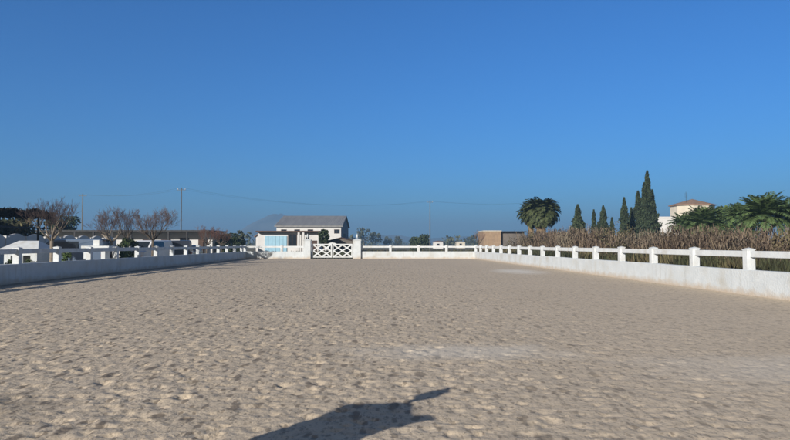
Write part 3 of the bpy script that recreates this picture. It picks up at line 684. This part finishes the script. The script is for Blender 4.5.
def tower_house():
    Y = 120; cx = X(693,Y+3.5); r = (X(709.5,Y)-X(671.5,Y))/2*1.02; ze, za = Z(204.8,Y), Z(197.6,Y)
    t = thing('tower_house', 'white octagonal house with low terracotta roof rising behind the palms', 'building', (cx, Y+r, 0))
    n = 8; R = lambda k, rr: (rr*math.cos(2*PI*(k+.5)/n), rr*math.sin(2*PI*(k+.5)/n)); ra = r/math.cos(PI/8)
    vs = [(*R(k,ra),-.1) for k in range(n)] + [(*R(k,ra),ze) for k in range(n)]
    MB().add(vs, [(k,(k+1)%n,n+(k+1)%n,n+k) for k in range(n)]+[tuple(range(n,2*n))]).build('wall', M['cream'], t)
    vs = [(*R(k,ra*1.09),ze+.002) for k in range(n)] + [(*R(k,ra*1.09),ze+.16) for k in range(n)] + [(0,0,za)]
    rf = MB().add(vs, [tuple(range(n-1,-1,-1))]+[(k,(k+1)%n,n+(k+1)%n,n+k) for k in range(n)]+[(n+k,n+(k+1)%n,2*n) for k in range(n)]).build('roof', M['tile'], t)
    an = MB().tube((-r*.55,-r*.5,ze+.2),(-r*.55,-r*.5,ze+2.6),.04,.03,6)
    for k in range(4): an.bar((-r*.55-.3,-r*.5,ze+1.5+k*.25),(-r*.55+.3,-r*.5,ze+1.5+k*.25),.03,.03)
    an.build('aerial', M['darksteel'], t)
    window(t, -2.0, -1.0, ze-3.2, ze-1.6, -r-.003); window(t, .4, 1.3, ze-3.2, ze-1.6, -r-.003)
    xw = X(658,Y+1)-cx; MB().box(xw, -r*.8, -r*.4, r*.9, -.1, Z(217.5,Y)).build('wing', M['stucco'], t)
    MB().box(xw-.15, -r*.8, -r*.4-.15, r*.9, Z(217.5,Y)+.002, Z(217.5,Y)+.25).build('parapet', M['stucco'], t)
tower_house()

# ------------------------------------------------------------------ far vegetation
leafy('garden_tree', X(324,86), 86, Z(228,86), 1.75, 'dark rounded tree standing behind the gate in front of the warehouse', 51, 'leaf', base=.25, leaf=.22, n=3500)
leafy('far_tree', X(364,330), 330, Z(227.5,330), 10.5, 'pale hazy tree rising just right of the right gate pillar', 52, 'hazeleaf', leaf=.9, n=600)
leafy('far_tree', X(375,340), 340, Z(232,340), 9.0, 'lower hazy tree beside the pale tree right of the gate', 53, 'hazeleaf', leaf=.9, n=500)
leafy('dark_tree', X(424,150), 150, Z(233.5,150), 3.4, 'darkest compact tree below the middle pole', 54, 'leaf', base=.1, leaf=.4, n=2500)
leafy('dark_tree', X(416,152), 152, Z(237,152), 3.8, 'low dark tree on the left of the darkest compact tree', 55, 'leaf', base=.05, leaf=.4, n=2000)
for i, (px, tp, w, Y, lb) in enumerate(((398,236.5,5.3,350,'small grey green tree on the plain between the gate and the dark trees'),(450,237,5.8,350,'small grey green tree between the tiny houses right of the middle pole'),(471,236,6.3,350,'grey green tree just left of the bare pinkish tree'),(387,236.5,5.8,350,'small round hazy tree second to the right of the gate'))):
    leafy('far_tree', X(px,Y), Y, Z(tp,Y), w, lb, 60+i, 'hazeleaf', base=.15, leaf=.5, n=1200)
bare_tree(X(479,95), 95, Z(229,95), 1.9, 'small bare pinkish tree left of the brick building', 71, 'red_twig', levels=4, group=None)
leafy('hedge', X(230,84), 84, Z(234,84), 4.4, 'dark green clipped hedge beyond the far left corner', 56, 'leaf', base=.0, leaf=.25, n=7000, cat='hedge', trunk=False, dep=1.6)
leafy('small_conifer', X(241,110), 110, Z(228.5,110), 1.6, 'small pale pointed tree above the dark hedge', 57, 'hazeleaf', base=.1, leaf=.3, n=1500)
def tree_line():
    rs = np.random.default_rng(9); Cs = []
    for k in range(420):
        Y = rs.uniform(260, 900); px = rs.uniform(-200, 1000); h = rs.uniform(2.5, 6.5); w = rs.uniform(4, 12)
        n = 90; d = rs.standard_normal((n,3)); d /= np.linalg.norm(d,axis=1)[:,None]
        C = d*np.array([w/2,w/2,h*.55])*rs.uniform(.4,1,(n,1))+np.array([X(px,Y),Y,h*.5]); C[:,2] = C[:,2].clip(.2); Cs.append(C)
    V_, F_ = leaf_quads(np.concatenate(Cs), 1.3, rs, up=.2, asp=.7)
    o = mesh_np('far_wood', V_, F_, M['hazeleaf']); tag(o, 'hazy line of distant trees and scrub along the horizon', 'trees'); kind(o, 'stuff')
tree_line()

# ------------------------------------------------------------------ left: bare trees
bare_tree(X(52,33.5), 33.5, Z(194,33.5), 2.3, 'bare tree with pale trunk nearest on the left', 81, dense=1.05, bark='pale_bark')
bare_tree(X(113,41), 41, Z(204,41), 2.4, 'second bare tree from the left, with a slim pale trunk', 82, dense=1.05, bark='pale_bark')
bare_tree(X(153,47.5), 47.5, Z(205,47.5), 2.9, 'third bare tree from the left, twiggy with a reddish crown', 83, dense=1.1)
bare_tree(X(127,58), 58, Z(208,58), 2.0, 'thin bare tree just behind the second from the left', 86)
bare_tree(X(207,62), 62, Z(224,62), 2.2, 'low reddish bare tree near the far end of the left wall', 84, 'red_twig')
bare_tree(X(222,66), 66, Z(227,66), 2.0, 'lowest reddish bare tree by the dark hedge', 85, 'red_twig')
leafy('shrub', X(129,44), 44, Z(236,44), 1.3, 'round dark green shrub right of the second bare tree', 91, 'leaf', base=.0, leaf=.14, n=2500, cat='shrub', trunk=False)
leafy('shrub', X(122,42), 42, Z(240,42), 1.0, 'lower green shrub touching the foot of the second bare tree', 92, 'leaf_light', base=.0, leaf=.14, n=1800, cat='shrub', trunk=False)
leafy('shrub', X(67,33), 33, Z(251,33), .6, 'small green plant behind the left wall near the blue grey car', 93, 'leaf_light', base=.0, leaf=.12, n=900, cat='shrub', trunk=False)
leafy('shrub', X(12,30), 30, Z(258,30), .6, 'dark potted looking plant at the left of the white garden hut', 94, 'leaf', base=.0, leaf=.12, n=900, cat='shrub', trunk=False)
leafy('shrub', X(31,30), 30, Z(258,30), .7, 'dark plant at the right of the white garden hut', 95, 'leaf', base=.0, leaf=.12, n=900, cat='shrub', trunk=False)

# ------------------------------------------------------------------ left: brushwood car shelter
def shelter():
    x0, x1, y0, y1 = -30.5, -24.0, 33.0, 44.5; ze = 3.72
    t = thing('car_shelter', 'dark brushwood roof on thin posts at the far left edge', 'shelter', (x0, y0, 0)); W_, L_ = x1-x0, y1-y0
    MB().box(0, W_, 0, L_, ze-.18, ze-.02).build('roof', M['dark'], t)
    rs = np.random.default_rng(3); n = 5000; C = np.stack([rs.uniform(-.2,W_+.25,n), rs.uniform(-.3,L_+.3,n), ze-.12+rs.uniform(-.10,.16,n)+.12*np.sin(rs.uniform(0,6,n))*0],1)
    e = rs.random(n) < .45; C[e,0] = W_+rs.uniform(-.15,.2,e.sum()); C[e,2] = ze-.2+rs.uniform(-.2,.26,e.sum())
    C[:,2] += .06*np.sin(C[:,1]*.8)+.05*np.sin(C[:,1]*2.1)
    V_, F_ = leaf_quads(C, .38, rs, up=0, asp=.3); mesh_np('brushwood', V_, F_, M['dark'], t)
    for k in range(3):
        for xx in (W_-.15, .15): MB().tube((xx, .2+k*5.05, -.1), (xx, .2+k*5.05, ze-.185), .065, .06, 7).build('post', M['darksteel'], t)
    for xx in (W_-.15, .15): MB().box(xx-.05, xx+.05, 0, L_, ze-.30, ze-.182).build('beam', M['darksteel'], t)
    # low cross rail along the front
    MB().box(W_-.18, W_-.12, 0, L_, 2.62, 2.72).build('tie_beam', M['darksteel'], t)
shelter()

def scalloped_wall():
    xw = -33.0; y0, y1 = 48, 75; t = thing('scalloped_wall', 'white garden wall with a wavy scalloped top behind the car shelter', 'wall', (xw, y0, 0))
    per = 3.0; n = int((y1-y0)/per)
    for k in range(n):
        pts = [(k*per+.02, -.1)]
        for i in range(11): u = i/10; pts.append((k*per+.02+u*(per-.04), 2.0+.5*math.sin(PI*u)**.8))
        pts.append(((k+1)*per-.02, -.1))
        MB().prism(pts, 0, .25, 'x').build('panel', M['stucco'], t)
    for k in range(n+1): MB().box(-.06,.31,k*per-.14,k*per+.14,-.1,2.3).build('pier', M['stucco'], t)
scalloped_wall()
def stable_block():
    Y = 80; xa, xb = X(35,Y), X(207,Y); W_ = xb-xa; zt = Z(231.6,Y); t = thing('stable_block', 'long low white stable with a thin dark flat roof behind the left bare trees', 'building', (xa, Y, 0))
    MB().box(0,W_,2.4,8,-.1,zt-.02).build('wall', M['stucco'], t)
    MB().box(-.3,W_+.3,0,8.3,zt,zt+.2,.02).build('roof', M['darksteel'], t)
    n = 9
    for k in range(n+1): MB().box(.1+k*(W_-.4)/n,.3+k*(W_-.4)/n,.1,.3,-.1,zt-.002).build('post', M['darksteel'], t)
    for k in range(n):
        c = (k+.5)*W_/n
        if k % 3 == 1: window(t, c-.6, c+.6, 1.3, 2.4, 2.397)
        else:
            d = MB().box(c-.6,c+.6,2.34,2.397,0,2.25).build('door', M['brown'], t); MB().box(c+.4,c+.5,2.29,2.338,1.0,1.15).build('handle', M['darksteel'], d)
stable_block()
leafy('dark_tree', X(66,88), 88, Z(214.5,88), 4.6, 'dark low tree rising over the left part of the stable roof', 97, 'leaf', base=.15, leaf=.3, n=4500)
leafy('dark_tree', X(50,86), 86, Z(217,86), 3.6, 'dark low tree just right of the brushwood roof', 98, 'leaf', base=.15, leaf=.3, n=3500)
def back_hedge():
    rs = np.random.default_rng(14); n = 16000; Y = rs.uniform(38, 64, n); C = np.stack([-37+rs.normal(0,.8,n), Y, (4.0+.35*np.sin(Y*.5)+.2*np.sin(Y*1.7))*rs.uniform(0,1,n)**.6],1)
    V_, F_ = leaf_quads(C, .4, rs, up=.3, asp=.6); o = mesh_np('hedge', V_, F_, M['weed']); tag(o, 'long dull brown green hedge behind the scalloped wall at left', 'hedge')
back_hedge()

# ------------------------------------------------------------------ left: small white hut, trough, cars
def garden_hut():
    Y = 33.5; t = thing('garden_hut', 'small white garden hut with shallow peaked roof at the left edge', 'hut', (X(21,Y), Y, 0))
    w = .86; ze, za = Z(250,Y), Z(239.5,Y)
    MB().box(-w,w,-.003,1.5,ze-.28,ze).box(-w,-w+.14,0,1.5,-.1,ze-.282).box(w-.14,w,0,1.5,-.1,ze-.282).box(-w+.142,w-.142,1.38,1.5,-.1,ze-.282).build('wall', M['wall'], t)
    for (a,b) in ((-w+.142,-.52),(-.12,.12),(.52,w-.142)): MB().box(a,b,0,.1,-.1,ze-.282).build('front_panel', M['wall'], t)
    e = .14
    MB().add([(-w-e,-e,ze+.002),(w+e,-e,ze+.002),(w+e,1.5+e,ze+.002),(-w-e,1.5+e,ze+.002),(-w-e,-e,ze+.08),(w+e,-e,ze+.08),(w+e,1.5+e,ze+.08),(-w-e,1.5+e,ze+.08),(-w*.62,.75,za-.06),(w*.62,.75,za-.06)],
        [(3,2,1,0),(0,1,5,4),(1,2,6,5),(2,3,7,6),(3,0,4,7),(4,5,9,8),(5,6,9),(6,7,8,9),(7,4,8)]).build('roof', M['paint'], t)
garden_hut()
def white_table():
    Y = 37; t = thing('stone_table', 'white masonry table with a short chimney block behind the left wall', 'table', (X(98,Y), Y, 0)); z = Z(245.8,Y)
    MB().box(-.8,.8,-.35,.35,z-.14,z,.01).build('top', M['paint'], t)
    for x in (-.55,.45): MB().box(x-.12,x+.12,-.3,.3,-.1,z-.142,.01).build('leg', M['paint'], t)
    MB().box(-.2,.16,-.15,.25,z+.002,Z(240,Y),.02).build('block', M['paint'], t)
white_table()

def car(x, y, rz, paint, label, kind_='hatch'):
    t = thing('parked_car', label, 'car', (x, y, 0), rz, 'cars parked beyond the left wall')
    if kind_ == 'hatch': L_, W_, Hh = 4.1, 1.7, 1.5; prof = [(-2.02,.32),(-2.05,.6),(-1.98,.84),(-1.15,.95),(-.45,1.42),(.2,1.5),(1.3,1.46),(1.85,.98),(2.02,.9),(2.05,.35)]; gh = [(-1.08,.96),(-.42,1.38),(.2,1.45),(1.28,1.42),(1.78,.98)]
    else: L_, W_, Hh = 4.5, 1.8, 1.95; prof = [(-2.2,.35),(-2.25,.7),(-2.15,1.0),(-1.55,1.15),(-.9,1.78),(-.5,1.9),(2.1,1.92),(2.22,1.7),(2.25,.4)]; gh = [(-1.48,1.17),(-.88,1.73),(-.5,1.83),(.9,1.83),(.9,1.17)]
    b = MB(); n = len(prof); belt = 1.0 if kind_ == 'hatch' else 1.2
    vs = []
    for s, f in ((-1,1),(-.55,1.0),(.55,1.0),(1,1)):
        for (u, v) in prof:
            yy = s*W_/2*(1-.16*max(0, (v-belt))/(Hh-belt)*(1 if abs(s) == 1 else .0)); dz = 0 if abs(s) < 1 else -.03
            vs.append((u*(.985 if abs(s)==1 else 1), yy, v+(dz if v > .5 else 0)))
    fs = [tuple(range(n)), tuple(range(4*n-1,3*n-1,-1))]
    for k in range(3):
        for i in range(n): j = (i+1)%n; fs.append((k*n+i,(k+1)*n+i,(k+1)*n+j,k*n+j))
    b.add(vs, fs); body = b.build('body', M[paint], t)
    for s in (-1,1):
        w = MB(); yb = s*W_/2
        def P(u,v): return (u, yb*(1-.16*max(0,(v-belt))/(Hh-belt))+s*.012, v-.03)
        cu = sum(g[0] for g in gh)/len(gh); cv = sum(g[1] for g in gh)/len(gh)
        w.add([P(cu+(u-cu)*.93, cv+(v-cv)*.86) for u,v in gh], [tuple(range(len(gh)))]); w.build('side_window', M['glass'], t)
    fr = (prof[3], prof[4]); 
    MB().add([(fr[0][0]+.06,-W_*.40,fr[0][1]+.055),(fr[0][0]+.06,W_*.40,fr[0][1]+.055),(fr[1][0]-.02,W_*.36,fr[1][1]+.0),(fr[1][0]-.02,-W_*.36,fr[1][1]+.0)],[(0,1,2,3)]).build('windscreen', M['glass'], t).location = (-.012,0,.012)
    if kind_ == 'hatch': rw = ((1.36,1.44),(1.80,1.06))
    else: rw = ((2.145,1.86),(2.215,1.3))
    MB().add([(rw[0][0],-W_*.36,rw[0][1]),(rw[0][0],W_*.36,rw[0][1]),(rw[1][0],W_*.4,rw[1][1]),(rw[1][0],-W_*.4,rw[1][1])],[(0,1,2,3)]).build('rear_window', M['glass'], t).location = (.02,0,.012)
    for sx in (-1.3,1.3):
        for s in (-1,1):
            ty = MB().tube((sx,s*(W_/2-.19),.31),(sx,s*(W_/2+.01),.31),.31,.31,18).build('tyre', M['tyre'], None); wh = bpy.data.objects.new('wheel', None); col.objects.link(wh); wh.parent = t; ty.parent = wh
            MB().tube((sx,s*(W_/2),.31),(sx,s*(W_/2+.025),.31),.2,.18,14).build('rim', M['rim'], wh)
    for s in (-1,1):
        MB().box(-L_/2-.012,-L_/2+.2,s*W_*.37-.16,s*W_*.37+.16,.62,.76,.02).build('headlight', M['lampclear'], t)
        MB().box(L_/2-.12,L_/2+.012,s*W_*.42-.1,s*W_*.42+.1,.75,.95,.02).build('tail_light', M['lampred'], t)
    return t
car(X(66,40)+.2, 40, math.radians(8), 'carblue', 'blue grey car parked between the first two bare trees', 'van')
car(X(149,51), 51, math.radians(80), 'carwhite', 'white van parked right of the round dark shrub', 'van')
car(X(164,54), 54, math.radians(15), 'cardark', 'dark car parked against the right side of the white van', 'van')
car(X(181,58), 58, math.radians(100), 'carwhite', 'white car parked right of the dark car', 'hatch')
car(X(190,63), 63, math.radians(95), 'cardark', 'dark car parked farthest along, just behind the white car', 'hatch')

# ------------------------------------------------------------------ poles and wires
def pole(px, top, Y, label, arm=1.2):
    t = thing('utility_pole', label, 'pole', (X(px,Y), Y, 0), 0, 'power line poles'); h = Z(top,Y)
    MB().tube((0,0,-.1),(0,0,h),.12,.07,8).build('shaft', M['pole'], t)
    MB().bar((-arm/2,0,h-.35),(arm/2,0,h-.35),.06,.07).build('crossarm', M['pole'], t)
    for s in (-.9, 0, .9): MB().lathe([(.04,h-.3),(.06,h-.2),(.03,h-.1)], (s*arm/2,0), 6).build('insulator', M['lampclear'], t)
    return Vector((X(px,Y), Y, h-.12))
p1 = pole(181, 187.5, 95, 'tall grey pole behind the third bare tree, tallest of the poles')
p2 = pole(430, 200.5, 130, 'thin pole standing above the middle of the far wall')
p0 = pole(82, 193.5, 100, 'thin pole between the first two bare trees')
def wire(a, b, sag, label):
    m = MB()
    for s in (-.7, .7):
        pts = []
        for i in range(25): u = i/24; p = a.lerp(b, u); pts.append((p.x+s*(1), p.y, p.z-sag*4*u*(1-u)-(.0)))
        m.path(pts, [.008]*25, 4)
    tag(m.build('power_line', M['wire']), label, 'cable', 'power lines')
wire(p0, p1, .6, 'thin black wires between the left thin pole and the tallest pole')
wire(p1, p2, 1.6, 'thin black wires between the tallest pole and the middle pole')
wire(p2, Vector((X(560,150),150,12.0)), .8, 'thin black wires running right from the middle pole behind the palm')
pole(560, 201, 150, 'pole hidden by the round headed palm') if False else None

# ------------------------------------------------------------------ haze
hz = MB().box(-3300, 3300, -3000, 3600, -1.2, 112).build('haze', bpy.data.materials.new('haze_air'))
hm = hz.data.materials[0]; hm.use_nodes = True; hn = hm.node_tree; hn.nodes.remove(hn.nodes['Principled BSDF'])
pv = hn.nodes.new('ShaderNodeVolumePrincipled'); pv.inputs['Color'].default_value = (.25,.46,.74,1); pv.inputs['Density'].default_value = .0008; pv.inputs['Anisotropy'].default_value = 0.0
hn.links.new(pv.outputs[0], hn.nodes['Material Output'].inputs['Volume'])
kind(hz, 'stuff'); tag(hz, 'thin blue haze over the plain and far hills', 'haze')
